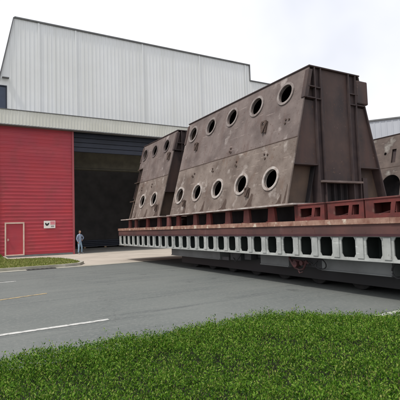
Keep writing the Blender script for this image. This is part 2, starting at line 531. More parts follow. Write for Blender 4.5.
H('plinth', B(-16, 6.86, YB - 0.05, YB + 0.01, 0, 0.13), 'gutter')
for xa in (2.0,):
    H('panel_joint', B(xa - 0.02, xa + 0.02, YB - 0.05, YB, 0.14, 9.3), 'red_trim')
H('corner_post', B(6.862, 7.0, YB - 0.08, YB + 0.5, 0, 9.2), 'red_trim')
# personnel door
door = H('door', B(2.42, 3.5, YB - 0.01, YB + 0.05, 0.16, 2.31), 'red_clad')
f = bmesh.new()
box(f, 2.34, 2.43, YB - 0.06, YB + 0.03, 0.12, 2.4)
box(f, 3.49, 3.58, YB - 0.06, YB + 0.03, 0.12, 2.4)
box(f, 2.431, 3.489, YB - 0.06, YB + 0.03, 2.30, 2.4)
box(f, 2.431, 3.489, YB - 0.06, YB + 0.03, 0.12, 0.2)
H('door_frame', f, 'cream_trim', door)
hd = bmesh.new(); box(hd, 2.52, 2.56, YB - 0.09, YB - 0.012, 1.12, 1.30); box(hd, 2.50, 2.62, YB - 0.10, YB - 0.085, 1.19, 1.22)
H('handle', hd, 'cream_trim', door)

# white upper wall with vertical ribs
outline = [(2.5, 10.18), (23.4, 10.18), (32, 10.18), (32, 15.42), (23.55, 15.42), (23.55, 16.92), (2.98, 16.92), (2.02, 12.25), (2.02, 11.95), (2.5, 11.95)]
bm = bmesh.new()
plate(bm, outline, [], (0, YB + 0.05, 0), (1, 0, 0), (0, 0, 1), (0, 1, 0), 0.15)
x = 2.7
while x < 31.9:
    top = 16.9 if x < 23.5 else 15.4
    if x < 3.0: top = 12.25 + (x - 2.02) / 0.96 * 4.6
    box(bm, x, x + 0.07, YB + 0.03, YB + 0.05, 10.2, top)
    x += 0.30
H('upper_wall', bm, 'white_clad')
seams = []
for xa in (4.55, 7.2, 12.6, 18.0, 23.0, 28.5):
    seams.append(bmesh.new())
    box(seams[-1], xa, xa + 0.12, YB - 0.01, YB + 0.012, 10.2, 16.9 if xa < 23.5 else 15.4)
obj_bits = [H('seam_strip', q, 'white_clad') for q in seams]
bm = bmesh.new()
box(bm, 2.98, 23.62, YB - 0.06, YB + 0.22, 16.92, 17.02)
box(bm, 23.56, 32.0, YB - 0.06, YB + 0.22, 15.42, 15.50)
box(bm, 23.552, 23.62, YB - 0.06, YB + 0.22, 15.50, 16.92)
hexa(bm, [(1.94, YB - 0.06, 12.25), (2.02, YB - 0.06, 12.25), (2.02, YB + 0.22, 12.25), (1.94, YB + 0.22, 12.25),
          (2.90, YB - 0.06, 16.95), (2.978, YB - 0.06, 16.95), (2.978, YB + 0.22, 16.95), (2.90, YB + 0.22, 16.95)])
H('roof_trim', bm, 'gutter')
# left annex with dark clerestory windows
H('annex_wall', B(-16, 2.0, YB + 0.06, YB + 0.2, 11.95, 12.3), 'annex_wall')
wf = H('window', B(-16, 2.49, YB + 0.10, YB + 0.2, 10.18, 11.94), 'window_blue')
bm = bmesh.new()
box(bm, -16, 2.49, YB + 0.02, YB + 0.098, 10.18, 10.26)
box(bm, -16, 2.49, YB + 0.02, YB + 0.098, 11.86, 11.94)
for k in range(12):
    box(bm, 2.43 - k * 1.5, 2.49 - k * 1.5, YB + 0.02, YB + 0.098, 10.27, 11.85)
H('frame', bm, 'dark_blue', wf)
bm = bmesh.new(); box(bm, 2.18, 2.62, YB - 0.25, YB + 0.012, 12.42, 12.47)
H('wall_bracket', bm, 'gutter')
# canopy band over the doorway: upright ribbed sheet standing proud of the wall
bm = bmesh.new()
box(bm, -16, 32, YB - 0.45, YB - 0.40, 9.12, 10.12)
x = -16.0
while x < 31.9:
    box(bm, x, x + 0.06, YB - 0.472, YB - 0.45, 9.14, 10.10)
    x += 0.22
cb = H('canopy', bm, 'canopy')
H('capping', B(-16, 32, YB - 0.50, YB + 0.0, 10.121, 10.17), 'gutter', cb)
H('soffit', B(-16, 32, YB - 0.48, YB + 0.0, 9.06, 9.118), 'gutter', cb)
# folded door leaves stacked under the canopy
bm = bmesh.new()
for k in range(5):
    box(bm, 7.0, 23.2, YB + 0.35 + 0.0, YB + 0.55, 7.66 + k * 0.36, 7.98 + k * 0.36)
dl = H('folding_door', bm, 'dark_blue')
H('guide_rail', B(23.2, 23.4, YB, YB + 0.6, 0, 9.2), 'gutter', dl)
# roof, back and side walls of the hall
bm = bmesh.new()
gaps = [39.0, 46.0, 53.0, 60.0]
ya = YB + 0.21
for g_ in gaps:
    box(bm, 2.6, 32, ya, g_, 15.1, 15.3); ya = g_ + 2.6
box(bm, 2.6, 32, ya, 66, 15.1, 15.3)
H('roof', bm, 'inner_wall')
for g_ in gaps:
    H('fill_skylight', B(2.6, 32, g_ + 0.002, g_ + 2.598, 15.18, 15.2), 'fill_rooflight')  # unseen roof openings added to let more light into the dark hall
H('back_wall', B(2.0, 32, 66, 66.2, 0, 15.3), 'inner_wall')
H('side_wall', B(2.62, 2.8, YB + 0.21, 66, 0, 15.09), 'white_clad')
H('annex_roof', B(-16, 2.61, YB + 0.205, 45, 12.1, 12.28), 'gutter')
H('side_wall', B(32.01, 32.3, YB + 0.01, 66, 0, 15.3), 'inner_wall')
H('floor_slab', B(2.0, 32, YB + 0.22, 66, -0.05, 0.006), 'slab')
for k in range(4):
    bm = bmesh.new()
    y = YB + 6 + k * 9
    for xx in (2.0, 31.4):
        box(bm, xx, xx + 0.5, y, y + 0.06, 0, 14.4); box(bm, xx, xx + 0.5, y + 0.5, y + 0.56, 0, 14.4); box(bm, xx + 0.22, xx + 0.28, y + 0.06, y + 0.5, 0, 14.4)
    box(bm, 2.0, 31.9, y, y + 0.56, 14.4, 15.05)
    H('portal_frame', bm, 'steel_dark')

# overhead crane in the hall
cr_ = thing('overhead_crane', 'olive grey crane girder spanning the dark hall behind the door leaves', 'crane', (3, 36.2, 0))
bm = bmesh.new(); box(bm, 0, 28.2, 0, 0.5, 7.1, 8.75); box(bm, 0, 28.2, -0.08, 0.58, 7.0, 7.099); box(bm, 0, 28.2, -0.08, 0.58, 8.751, 8.83)
obj('girder', bm, 'crane_paint', cr_)
bm = bmesh.new(); box(bm, -0.4, 0.0, -1.2, 1.8, 8.2, 8.7); obj('end_carriage', bm, 'steel_dark', cr_)
bm = bmesh.new(); box(bm, 28.2, 28.6, -1.2, 1.8, 8.2, 8.7); obj('end_carriage', bm, 'steel_dark', cr_)
bm = bmesh.new(); box(bm, 14, 15.6, -0.2, 1.2, 8.84, 9.5); obj('trolley', bm, 'steel_dark', cr_)
for xx in (0.0,):
    pass
# plates stacked on the hall floor
ps = thing('steel_plate_stack', 'low stack of dark blue steel plates on the hall floor past the standing man', 'steel stack', (13, 41, 0))
for k in range(4):
    obj('plate', B(-3.8 + 0.1 * k, 3.9 - 0.07 * k, -1.2, 1.2, 0.15 + k * 0.16, 0.27 + k * 0.16), 'dark_blue', ps)
for k in range(4):
    obj('timber_block', B(-3.2 + k * 2.0, -3.0 + k * 2.0, -1.2, 1.2, 0.006, 0.149), 'wood', ps)

# wall sign
sg = thing('wall_sign', 'small white notice plate with a black mark and pink half on the red wall', 'sign', (5.24, YB - 0.05, 2.2))
obj('sign_plate', B(-0.39, 0.39, -0.03, 0.0, -0.27, 0.26), 'sign_white', sg)
bm = plate(bmesh.new(), [(-0.31, 0.10), (-0.24, 0.12), (-0.18, 0.03), (-0.10, 0.10), (-0.02, 0.12), (-0.04, 0.01), (-0.13, -0.09), (-0.22, -0.09), (-0.29, -0.01)], [], (0, -0.031, 0), (1, 0, 0), (0, 0, 1), (0, -1, 0), 0.004)
obj('black_emblem', bm, 'sign_black', sg)
obj('pink_field', B(0.05, 0.36, -0.036, -0.031, -0.02, 0.22), 'sign_pink', sg)
obj('grey_lettering', B(0.09, 0.30, -0.036, -0.031, -0.19, -0.09), 'sign_grey', sg)

# far grey warehouse on the right
d = Vector((0.606, -0.796, 0)); nrm = Vector((0.796, 0.606, 0))
fw = thing('grey_warehouse', 'pale grey metal clad warehouse beyond the steel blocks at the right', 'building', (27.5, 24.35, 0))
bm = bmesh.new()
L = 22
def quadprism(bm, a, b, t, z0, z1):
    p = [d * a, d * b, d * b + nrm * t, d * a + nrm * t]
    hexa(bm, [(q.x, q.y, z0) for q in p] + [(q.x, q.y, z1) for q in p])
quadprism(bm, 0, L, 5.5, 0, 9.9)
obj('wall', bm, 'far_clad', fw)
bm = bmesh.new()
k = 0.15
while k < L:
    p = [d * k - nrm * 0.03, d * (k + 0.08) - nrm * 0.03, d * (k + 0.08), d * k]
    hexa(bm, [(q.x, q.y, 0.1) for q in p] + [(q.x, q.y, 9.85) for q in p]); k += 0.45
obj('cladding_rib', bm, 'far_clad', fw)
bm = bmesh.new()
p = [d * -0.1 - nrm * 0.1, d * (L + .1) - nrm * 0.1, d * (L + .1) + nrm * 5.6, d * -0.1 + nrm * 5.6]
hexa(bm, [(q.x, q.y, 9.901) for q in p] + [(q.x, q.y, 10.02) for q in p])
obj('roof', bm, 'gutter', fw)

# ------------------------------------------------------------------ flatbed transporter
def make_trailer(x0, label, shade_runs):
    t = thing('platform_trailer', label, 'trailer', (x0, 12, 0))
    Y0, Y1, W = -10.0, 10.38, 4.35
    y = Y0; i = 0
    bm = bmesh.new()
    while y < Y1 - 0.01:            # worn edge plates in short lengths
        ln = min(random.uniform(1.0, 2.4), Y1 - y)
        j = random.uniform(-0.008, 0.008)
        box(bm, -0.03 + j, 0.5, y + 0.004, y + ln - 0.004, 1.60, 1.725 + j * 0.6)
        box(bm, W - 0.5, W + 0.03, y + 0.004, y + ln - 0.004, 1.60, 1.725)
        y += ln
    box(bm, 0.501, W - 0.501, Y0, Y1, 1.60, 1.715)
    obj('deck_plating', bm, 'deck_edge', t)
    bm = bmesh.new()
    box(bm, 0.0, 0.14, Y0, Y1, 1.385, 1.599); box(bm, W - 0.14, W, Y0, Y1, 1.385, 1.599)
    box(bm, 0.141, W - 0.141, Y0, Y0 + 0.14, 1.385, 1.599); box(bm, 0.141, W - 0.141, Y1 - 0.14, Y1, 1.385, 1.599)
    y = Y0 + 1.4
    while y < Y1 - 1:
        box(bm, 0.141, W - 0.141, y, y + 0.12, 1.40, 1.599); y += 1.33
    obj('deck_beam', bm, 'deck_fascia', t)
    bm = bmesh.new()
    box(bm, -0.012, 0.2, Y0 + 0.02, Y1 - 0.02, 1.335, 1.384); box(bm, W - 0.2, W + 0.012, Y0 + 0.02, Y1 - 0.02, 1.335, 1.384)
    obj('deck_shadow_strip', bm, 'deck_shadow', t)  # dark strip painted as the shadow between deck beam and girder
    # dark strips added to stand in for the shade under the blocks
    if shade_runs:
        for a, b in shade_runs:
            obj('gap_shade_beam', B(0.75, 0.95, a, b, 1.73, 2.145), 'inside', t)
            obj('gap_shade_beam', B(W - 1.0, W - 0.8, a, b, 1.73, 2.145), 'inside', t)
    # castellated girders
    holes = []
    pitch = 0.6685
    c = 10.21 - pitch / 2
    while c > Y0 + 0.4:
        h, w, k = 0.225, 0.195, 0.075
        cz = 1.095
        holes.append([(c - w, cz - h + k), (c - w + k * .6, cz - h), (c + w - k * .6, cz - h), (c + w, cz - h + k),
                      (c + w, cz + h - k), (c + w - k * .6, cz + h), (c - w + k * .6, cz + h), (c - w, cz + h - k)])
        c -= pitch
    g0, g1 = Y0 + 0.15, 10.33
    out = [(g0, 0.83), (g1, 0.83), (g1, 1.334), (g0, 1.334)]
    for gx in (0.04, W - 0.08):
        bm = plate(bmesh.new(), out, holes, (gx, 0, 0), (0, 1, 0), (0, 0, 1), (1, 0, 0), 0.03)
        gd = obj('side_girder', bm, 'girder', t)
        bm = bmesh.new()
        box(bm, gx - 0.05 if gx < 1 else gx - 0.08, gx + 0.55 if gx < 1 else gx + 0.08, g0, g1, 0.805, 0.829)  # near flange widened inward to keep sun off the side panels
        obj('bottom_flange', bm, 'girder', gd)
        bm = bmesh.new()            # flat stiffeners between the openings
        c = 10.21
        while c > Y0 + 0.2:
            box(bm, gx - 0.028 if gx < 1 else gx + 0.031, gx - 0.001 if gx < 1 else gx + 0.058, c - 0.085, c + 0.085, 0.86, 1.31); c -= pitch
        obj_each('stiffener', bm, 'girder', gd)
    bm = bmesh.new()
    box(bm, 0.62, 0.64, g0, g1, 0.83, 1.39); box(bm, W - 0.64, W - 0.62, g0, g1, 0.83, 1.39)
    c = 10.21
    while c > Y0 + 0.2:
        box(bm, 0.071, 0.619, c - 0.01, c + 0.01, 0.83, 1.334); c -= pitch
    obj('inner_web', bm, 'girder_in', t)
    # chassis under the girders
    bm = bmesh.new()
    box(bm, 0.7, W - 0.7, Y0 + 0.3, 4.2, 0.62, 0.80)
    box(bm, 1.6, W - 1.6, Y0 + 0.3, 4.24, 0.45, 0.619)
    obj('chassis_beam', bm, 'steel_dark', t)
    for a, b, z in ((0.35, 4.24, 0.49), (-3.2, -1.95, 0.47), (-6.38, -4.42, 0.475), (-9.6, -6.85, 0.48)):
        bm = bmesh.new()
        box(bm, 0.30, 0.36, a, b, z, 0.80)
        box(bm, 0.36, 0.70, a, a + 0.03, z, 0.80); box(bm, 0.36, 0.70, b - 0.03, b, z, 0.80)
        box(bm, 0.27, 0.299, a, b, z + 0.005, z + 0.035)
        obj('side_panel', bm, 'panel', t, bevel=0.006)
    # far side skirt
    obj('side_panel', B(W - 0.36, W - 0.30, -9.6, 4.24, 0.49, 0.80), 'panel', t)
    bm = bmesh.new(); box(bm, 0.72, 0.78, Y0 + 0.5, 4.1, 0.17, 0.619); obj('wheel_shade_plate', bm, 'hose', t)  # black plate added to stand in for underside shade and hide the wheels
    # wheels
    y = 3.4
    while y > Y0 + 0.8:
        for wx in (1.12, 1.55, W - 1.55, W - 1.12):
            bm = bmesh.new(); cylx(bm, wx - 0.15, wx + 0.15, y, 0.355, 0.36)
            w = obj('wheel', bm, 'rubber', t, bevel=0.04)
            bm = bmesh.new(); cylx(bm, wx - 0.155, wx + 0.155, y, 0.355, 0.17)
            obj('rim', bm, 'rim_grey', w)
        bm = bmesh.new(); box(bm, 0.9, W - 0.9, y - 0.06, y + 0.06, 0.28, 0.45); 
        obj('axle', bm, 'steel_dark', t)
        y -= 1.4
    # control gear in the gaps of the skirt
    bm = bmesh.new()
    box(bm, 0.34, 0.68, -0.85, -0.25, 0.52, 0.79); box(bm, 0.30, 0.34, -0.2, 0.2, 0.50, 0.62); box(bm, 0.42, 0.66, -1.3, -0.95, 0.56, 0.79)
    obj_each('valve_box', bm, 'steel_dark', t, bevel=0.01)
    bm = bmesh.new()
    tube(bm, [(0.20, -3.35, 0.80), (0.15, -3.42, 0.72), (0.14, -3.52, 0.6), (0.16, -3.6, 0.50), (0.22, -3.7, 0.44), (0.24, -3.82, 0.47), (0.22, -3.9, 0.56), (0.24, -3.95, 0.70)], 0.032)
    tube(bm, [(0.26, -3.36, 0.66), (0.18, -3.55, 0.70), (0.2, -3.8, 0.68), (0.26, -4.05, 0.62)], 0.026)
    cylx(bm, 0.12, 0.30, -3.62, 0.60, 0.085); cylx(bm, 0.14, 0.30, -3.84, 0.63, 0.06)
    tube(bm, [(0.22, -3.62, 0.5), (0.2, -3.72, 0.36), (0.25, -3.8, 0.40)], 0.02)
    obj_each('pipe_cluster', bm, 'pipe_red', t)
    bm = bmesh.new()
    tube(bm, [(0.2 + 0.02 * math.sin(a * 2), -4.48 + 0.17 * math.cos(a), 0.64 + 0.125 * math.sin(a)) for a in np.linspace(0.4, 6.2, 18)], 0.016)
    tube(bm, [(0.26, -4.32, 0.70), (0.2, -4.2, 0.6), (0.22, -4.1, 0.66), (0.26, -3.95, 0.58)], 0.016)
    tube(bm, [(0.2, -6.58 + 0.13 * math.cos(a), 0.62 + 0.14 * math.sin(a)) for a in np.linspace(0, 6.0, 16)], 0.018)
    tube(bm, [(0.28, -1.0, 0.78), (0.22, -0.9, 0.6), (0.24, -0.7, 0.5), (0.30, -0.5, 0.6)], 0.018)
    obj_each('hydraulic_hose', bm, 'hose', t)
    obj('backing_plate', B(0.5, 0.52, -4.41, -3.21, 0.50, 0.80), 'steel_dark', t)
    return t
XT = 7.45
tr1 = make_trailer(XT, 'long red decked platform trailer with a pale perforated side girder nearest the road', ((-3.4, 3.6), (4.5, 9.1)))

# ------------------------------------------------------------------ steel blocks
def make_block(name, label, loc, Lr, up, low, stepped=False, group='hull blocks carried on trailers', arch=None):
    t = thing(name, label, 'steel block', loc, 0, group)
    Ht, Wb, k = 3.93, 4.17, 0.2716
    sl = math.hypot(Ht, Ht * k)                 # slant length 4.07
    V = Vector((k, 0, 1)).normalized(); N = Vector((1, 0, -k)).normalized()
    side = 'block_side' if arch is None else 'chipped'
    seam = 1.93
    def hl(c): return circle(c[0], c[1], 0.285)
    top_y = Lr
    low_y = Lr - 0.62 if stepped else Lr
    th = 0.04
    lowh = [hl(c) for c in low] if arch is None else [arch]
    uph = [hl(c) for c in up] if arch is None else [[(a, b) for a, b in ((4.41, 2.54), (4.66, 2.54), (4.66, 3.28), (4.41, 3.28))], circle(5.05, 3.1, 0.08, 12)]
    split = seam if arch is None else 2.3
    lo_out = [(0, 0.0), (low_y, 0.0), (low_y, split), (0, split)]
    if stepped:
        up_out = [(0, split), (low_y, split), (low_y, 2.75), (top_y, 2.75), (top_y, sl), (0, sl)]
    else:
        up_out = [(0, split), (top_y, split), (top_y, sl), (0, sl)]
    obj('side_plate', plate(bmesh.new(), lo_out, lowh, (0, 0, 0), (0, 1, 0), V, N, th), 'block_lower' if arch is None else 'chipped', t)
    obj('side_plate', plate(bmesh.new(), up_out, uph, (0, 0, 0), (0, 1, 0), V, N, th), side, t)
    bm = bmesh.new()
    plate(bm, [(0, split - 0.012), (low_y, split - 0.012), (low_y, split + 0.012), (0, split + 0.012)], [], Vector((0, 0, 0)), (0, 1, 0), V, -N, 0.008)
    obj('weld_seam', bm, 'rust_mark', t)
    # far side plate, mirrored
    V2 = Vector((-k, 0, 1)).normalized(); N2 = Vector((-1, 0, -k)).normalized()
    obj('side_plate', plate(bmesh.new(), [(0, 0), (Lr - 0.3, 0), (Lr - 0.3, sl), (0, sl)], [], (Wb, 0, 0), (0, 1, 0), V2, N2, th), side, t)
    # collars
    def collar(c, m, ro=0.365, ri=0.285):
        n = 36
        b = bmesh.new()
        plate(b, circle(0, 0, ro, n), [circle(0, 0, ri, n)], Vector((0, 0, 0)) + V * c[1] + Vector((0, c[0], 0)), (0, 1, 0), V, -N, 0.035)
        plate(b, circle(0, 0, ri + 0.018, n), [circle(0, 0, ri, n)], Vector((0, 0, 0)) + V * c[1] + Vector((0, c[0], 0)) + N * 0.041, (0, 1, 0), V, N, 0.03)
        obj('hole_collar', b, m, t)
    if arch is None:
        for c in up: collar(c, 'rim_dark' if stepped else 'rim', 0.345 if stepped else 0.365)
        for c in low: collar(c, 'rim_pale')
    # top and bottom plates
    bm = bmesh.new()
    box(bm, Ht * k - 0.03, Wb - Ht * k + 0.03, -0.04, Lr + 0.02, Ht + 0.001, Ht + 0.035)
    obj('top_plate', bm, 'rib', t)
    bm = bmesh.new()
    box(bm, -0.10, Wb + 0.10, -0.34, (Lr + 0.12) if not stepped else Lr + 0.75, -0.045, -0.004)
    obj('base_plate', bm, 'flange', t)
    # inner frames seen through the holes
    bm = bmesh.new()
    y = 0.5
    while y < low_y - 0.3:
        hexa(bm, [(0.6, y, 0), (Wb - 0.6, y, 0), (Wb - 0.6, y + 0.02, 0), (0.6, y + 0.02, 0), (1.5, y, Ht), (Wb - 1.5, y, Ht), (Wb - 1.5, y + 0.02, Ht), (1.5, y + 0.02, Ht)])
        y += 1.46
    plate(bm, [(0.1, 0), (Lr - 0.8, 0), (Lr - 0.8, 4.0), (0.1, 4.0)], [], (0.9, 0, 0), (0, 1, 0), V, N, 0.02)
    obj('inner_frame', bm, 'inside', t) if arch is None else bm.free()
    if arch is not None:
        bm = bmesh.new()
        plate(bm, [(0.1, 0.0), (Lr - 0.1, 0.0), (Lr - 0.1, 4.0), (0.1, 4.0)], [], (0.85, 0, 0), (0, 1, 0), V, N, 0.02)
        box(bm, 1.1, 3.0, 0.0, 0.03, 0.0, Ht - 0.01)
        obj('inner_wall', bm, 'inside', t)  # dark sheets added so the arch looks shaded instead of open to sky
        obj('window_back', plate(bmesh.new(), [(4.38, 2.5), (4.69, 2.5), (4.69, 3.32), (4.38, 3.32)], [], N * 0.1, (0, 1, 0), V, N, 0.02), 'rib', t)
        return t
    # ---- end faces
    def xl(z): return k * z
    def xr(z): return Wb - k * z
    def end(s, y0):
        """s=+1: near end (structure recedes to +Y)"""
        def yy(a): return y0 + s * a
        def bx(b, xa, xb, ya, yb, za, zb):
            box(b, xa, xb, min(yy(ya), yy(yb)), max(yy(ya), yy(yb)), za, zb)
        def trap(b, xa0, xb0, xa1, xb1, ya, yb, za, zb):
            u, v = yy(ya), yy(yb)
            hexa(b, [(xa0, u, za), (xb0, u, za), (xb0, v, za), (xa0, v, za), (xa1, u, zb), (xb1, u, zb), (xb1, v, zb), (xa1, v, zb)])
        # recessed bulkhead
        b = bmesh.new(); trap(b, 0.05, Wb - 0.05, xl(Ht) + 0.05, xr(Ht) - 0.05, 0.26, 0.29, 0.0, Ht)
        obj('bulkhead', b, 'block_recess', t)
        b = bmesh.new()
        z0, z1, z2 = 1.12, 2.95, Ht
        trap(b, xl(z0) + 0.05, 1.22, xl(z1) + 0.05, 1.22, 0.03, 0.06, z0, z1)
        trap(b, 2.96, xr(z0) - 0.05, 2.96, xr(z1) - 0.05, 0.03, 0.06, z0, z1)
        trap(b, xl(z1) + 0.05, 1.22, xl(z2) + 0.05, 1.22, 0.09, 0.12, z1, z2 - 0.01)
        trap(b, 2.96, xr(z1) - 0.05, 2.96, xr(z2) - 0.05, 0.09, 0.12, z1, z2 - 0.01)
        bx(b, 1.50, 2.62, 0.03, 0.06, 0.66, Ht - 0.005)
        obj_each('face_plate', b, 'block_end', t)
        b = bmesh.new()
        for xa, xb in ((1.221, 1.26), (1.46, 1.499), (2.621, 2.66), (2.92, 2.959)):
            bx(b, xa, xb, -0.04, 0.259, 0.0, Ht - 0.006)
        bx(b, 1.261, 1.459, 0.045, 0.07, 0.0, Ht - 0.01); bx(b, 2.661, 2.919, 0.045, 0.07, 0.0, Ht - 0.01)
        for z in (3.0, 3.33):
            bx(b, xl(z) + 0.06, 1.22, -0.06, 0.088, z, z + 0.03); bx(b, 2.96, xr(z) - 0.06, -0.053, 0.088, z, z + 0.03)
            bx(b, 1.262, 1.458, -0.03, 0.044, z, z + 0.03); bx(b, 2.662, 2.918, -0.03, 0.044, z, z + 0.03)
        bx(b, xl(1.1) + 0.05, 1.219, -0.02, 0.259, 1.085, 1.115); bx(b, 2.961, xr(1.1) - 0.05, -0.02, 0.259, 1.085, 1.115)
        # side flange lips
        for sg_ in (0, 1):
            f0 = (lambda z: xl(z)) if sg_ == 0 else (lambda z: xr(z) - 0.045)
            trap(b, f0(0), f0(0) + 0.045, f0(Ht), f0(Ht) + 0.045, -0.03 if sg_ else 0.001, 0.259, 0.0, Ht - 0.006) if sg_ else None
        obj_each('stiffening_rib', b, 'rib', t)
        # ledge and slotted void at the foot
        b = bmesh.new(); bx(b, 1.262, 2.918, -0.14, 0.04, 0.60, 0.655)
        obj('ledge', b, 'block_side', t)
        b = bmesh.new()
        bx(b, 1.50, 2.62, 0.22, 0.24, 0.0, 0.599)
        for q in range(4): bx(b, 1.66 + q * 0.27, 1.68 + q * 0.27, 0.10, 0.219, 0.0, 0.599)
        obj('slotted_foot', b, 'inside', t)
        b = bmesh.new()
        bx(b, 0.75, 0.95, 0.10, 0.255, 0.0, 0.9) if s < 0 else bx(b, 3.2, 3.4, 0.10, 0.255, 0.0, 0.8)
        obj('bracket', b, 'rib', t)
        # overhanging boxes at the top outer corner
        b = bmesh.new(); bx(b, 2.97, 3.46, -0.06, 0.9, 3.06, 3.80)
        obj('corner_box', b, 'block_end', t, bevel=0.04)
        b = bmesh.new(); trap(b, xl(3.0) - 0.035, xl(3.0) + 0.12, xl(3.85) - 0.035, xl(3.85) + 0.12, -0.05, 0.10, 3.0, 3.85)
        obj('corner_box', b, 'block_end', t, bevel=0.02)
    end(1, 0.0)
    if stepped:
        end(-1, Lr - 0.02)
        b = bmesh.new()
        hexa(b, [(0.22, low_y, 0), (0.26, low_y, 0), (0.26, Lr + 0.38, 0), (0.22, Lr + 0.38, 0), (0.93, low_y, 2.7), (0.97, low_y, 2.7), (0.97, Lr + 0.02, 2.7), (0.93, Lr + 0.02, 2.7)])
        hexa(b, [(0.05, low_y + .02, 0), (0.5, low_y + .02, 0), (0.5, low_y + 0.05, 0), (0.05, low_y + 0.05, 0), (0.78, low_y + .02, 2.7), (1.2, low_y + .02, 2.7), (1.2, low_y + 0.05, 2.7), (0.78, low_y + 0.05, 2.7)])
        for z in (0.9, 1.9, 2.62):
            box(b, xl(z) - 0.02, xl(z) + 0.4, low_y - 0.0, Lr + 0.22 - 0.05 * z, z, z + 0.035)
        obj_each('end_rib', b, 'block_recess', t)
    else:
        end(-1, Lr)
    return t

upB = [(0.84, 3.48), (2.26, 3.48), (3.70, 3.48), (5.17, 3.48), (6.62, 3.48)]
loB = [(0.86, 0.80), (2.32, 0.80), (3.76, 0.80), (5.22, 0.80), (6.66, 0.80)]
blkB = make_block('hull_block', 'biggest brown steel block with ten portholes and its dark ribbed end toward the road', (XT, 8.44, 2.2), 7.25, upB, loB)
upA = [(0.92, 3.50), (2.33, 3.50), (3.62, 3.50)]
loA = [(1.02, 0.86), (2.44, 0.86)]
blkA = make_block('hull_block', 'shorter brown steel block with five portholes on the deck end nearest the hall', (XT, 16.82, 2.2), 4.12, upA, loA, stepped=True)
ar = [(3.99, 0.32), (5.1, 0.32)] + [(4.545 + 0.555 * math.cos(a), 1.28 + 0.60 * math.sin(a)) for a in np.linspace(0, math.pi, 17)]
blkC = make_block('hull_block', 'patchy grey steel block with an arched opening behind the big one at far right', (XT + 11.0, 8.9, 2.2), 6.2, [], [], arch=ar)
tr2 = copy_tree(tr1)
tr2.location.x = XT + 11.0
tr2['label'] = 'farther platform trailer parked parallel, hidden behind the first and under the patchy grey block'

# lugs, bolt pairs and rust runs on the side faces
kk = 0.2716
Vv = Vector((kk, 0, 1)).normalized(); Nn = Vector((1, 0, -kk)).normalized()
def on_side(y, s): return Vector((0, y, 0)) + Vv * s
def marks(t, lugs, dots, runs):
    for y, s, r in lugs:
        p = on_side(y, s)
        b = bmesh.new()
        tri = [(-0.10 * r, 0.12 * r), (0.10 * r, 0.12 * r), (0.12 * r, 0.04), (0.03, -0.22 * r), (-0.03, -0.22 * r), (-0.12 * r, 0.04)]
        plate(b, tri, [circle(0, 0.03 * r, 0.05 * r, 12)], p - Nn * 0.055, (0, 1, 0), Vv, -Nn, 0.03)
        plate(b, [(-0.03, -0.22 * r), (0.03, -0.22 * r), (0.03, 0.1 * r), (-0.03, 0.1 * r)], [], p + Vector((0, -0.09 * r, 0)), (0, 1, 0), Vv, -Nn, 0.054)
        obj('lifting_lug', b, 'rust_mark', t)
    for y, s in dots:
        b = bmesh.new()
        for dy, ds in random.sample([(-0.07, 0), (0.07, 0.01), (0.02, -0.13), (0.10, -0.09)], random.choice((2, 3))):
            dy += random.uniform(-.02, .02); ds += random.uniform(-.02, .02)
            plate(b, circle(0, 0, 0.032, 10), [], on_side(y + dy, s + ds), (0, 1, 0), Vv, -Nn, 0.03)
        obj_each('weld_stud', b, 'rust_mark', t)
    for y, s, w, h in runs:
        w *= random.uniform(0.7, 1.25); h *= random.uniform(0.7, 1.3)
        b = bmesh.new()
        pts = [(-w * 0.9, h), (-w * 0.5, h * 1.05), (-w * 0.1, h * 0.7), (w * 0.25, h * 0.52), (w * 0.6, h * 0.2), (w * 1.5, 0.0), (-w * 1.3, 0), (-w * 1.0, h * 0.3), (-w * 1.15, h * 0.6)]
        plate(b, pts, [], on_side(y, s), (0, 1, 0), Vv, -Nn, 0.003)
        obj('rust_run', b, 'rust_mark', t)
marks(blkB, [(1.62, 2.63, 1.2), (6.08, 2.85, 1.0), (1.9, 0.52, 0.9), (6.1, 0.45, 0.8)], [(1.3, 1.62), (2.8, 1.62), (4.3, 1.62), (5.8, 1.62), (0.55, 2.55), (3.3, 2.2)],
      [(0.35, 0.02, 0.10, 0.30), (1.75, 0.02, 0.13, 0.42), (3.2, 0.02, 0.14, 0.34), (4.6, 0.02, 0.13, 0.40), (6.05, 0.02, 0.14, 0.42), (0.12, 0.02, 0.05, 0.5)])
marks(blkA, [(0.35, 2.92, 1.1), (0.5, 0.45, 0.9)], [(1.6, 1.65), (2.9, 1.6)], [(0.42, 0.02, 0.16, 0.5), (1.7, 0.02, 0.12, 0.35), (3.1, 0.02, 0.12, 0.4)])
for y, s in () and ((0.10, 3.95), (0.12, 3.6), (0.10, 3.3), (0.18, 3.0)):
    b = bmesh.new(); plate(b, [(-0.08, -0.05), (0.08, -0.06), (0.06, 0.05), (-0.05, 0.06)], [], on_side(y, s), (0, 1, 0), Vv, -Nn, 0.004); obj('rust_run', b, 'rust_mark', blkB)

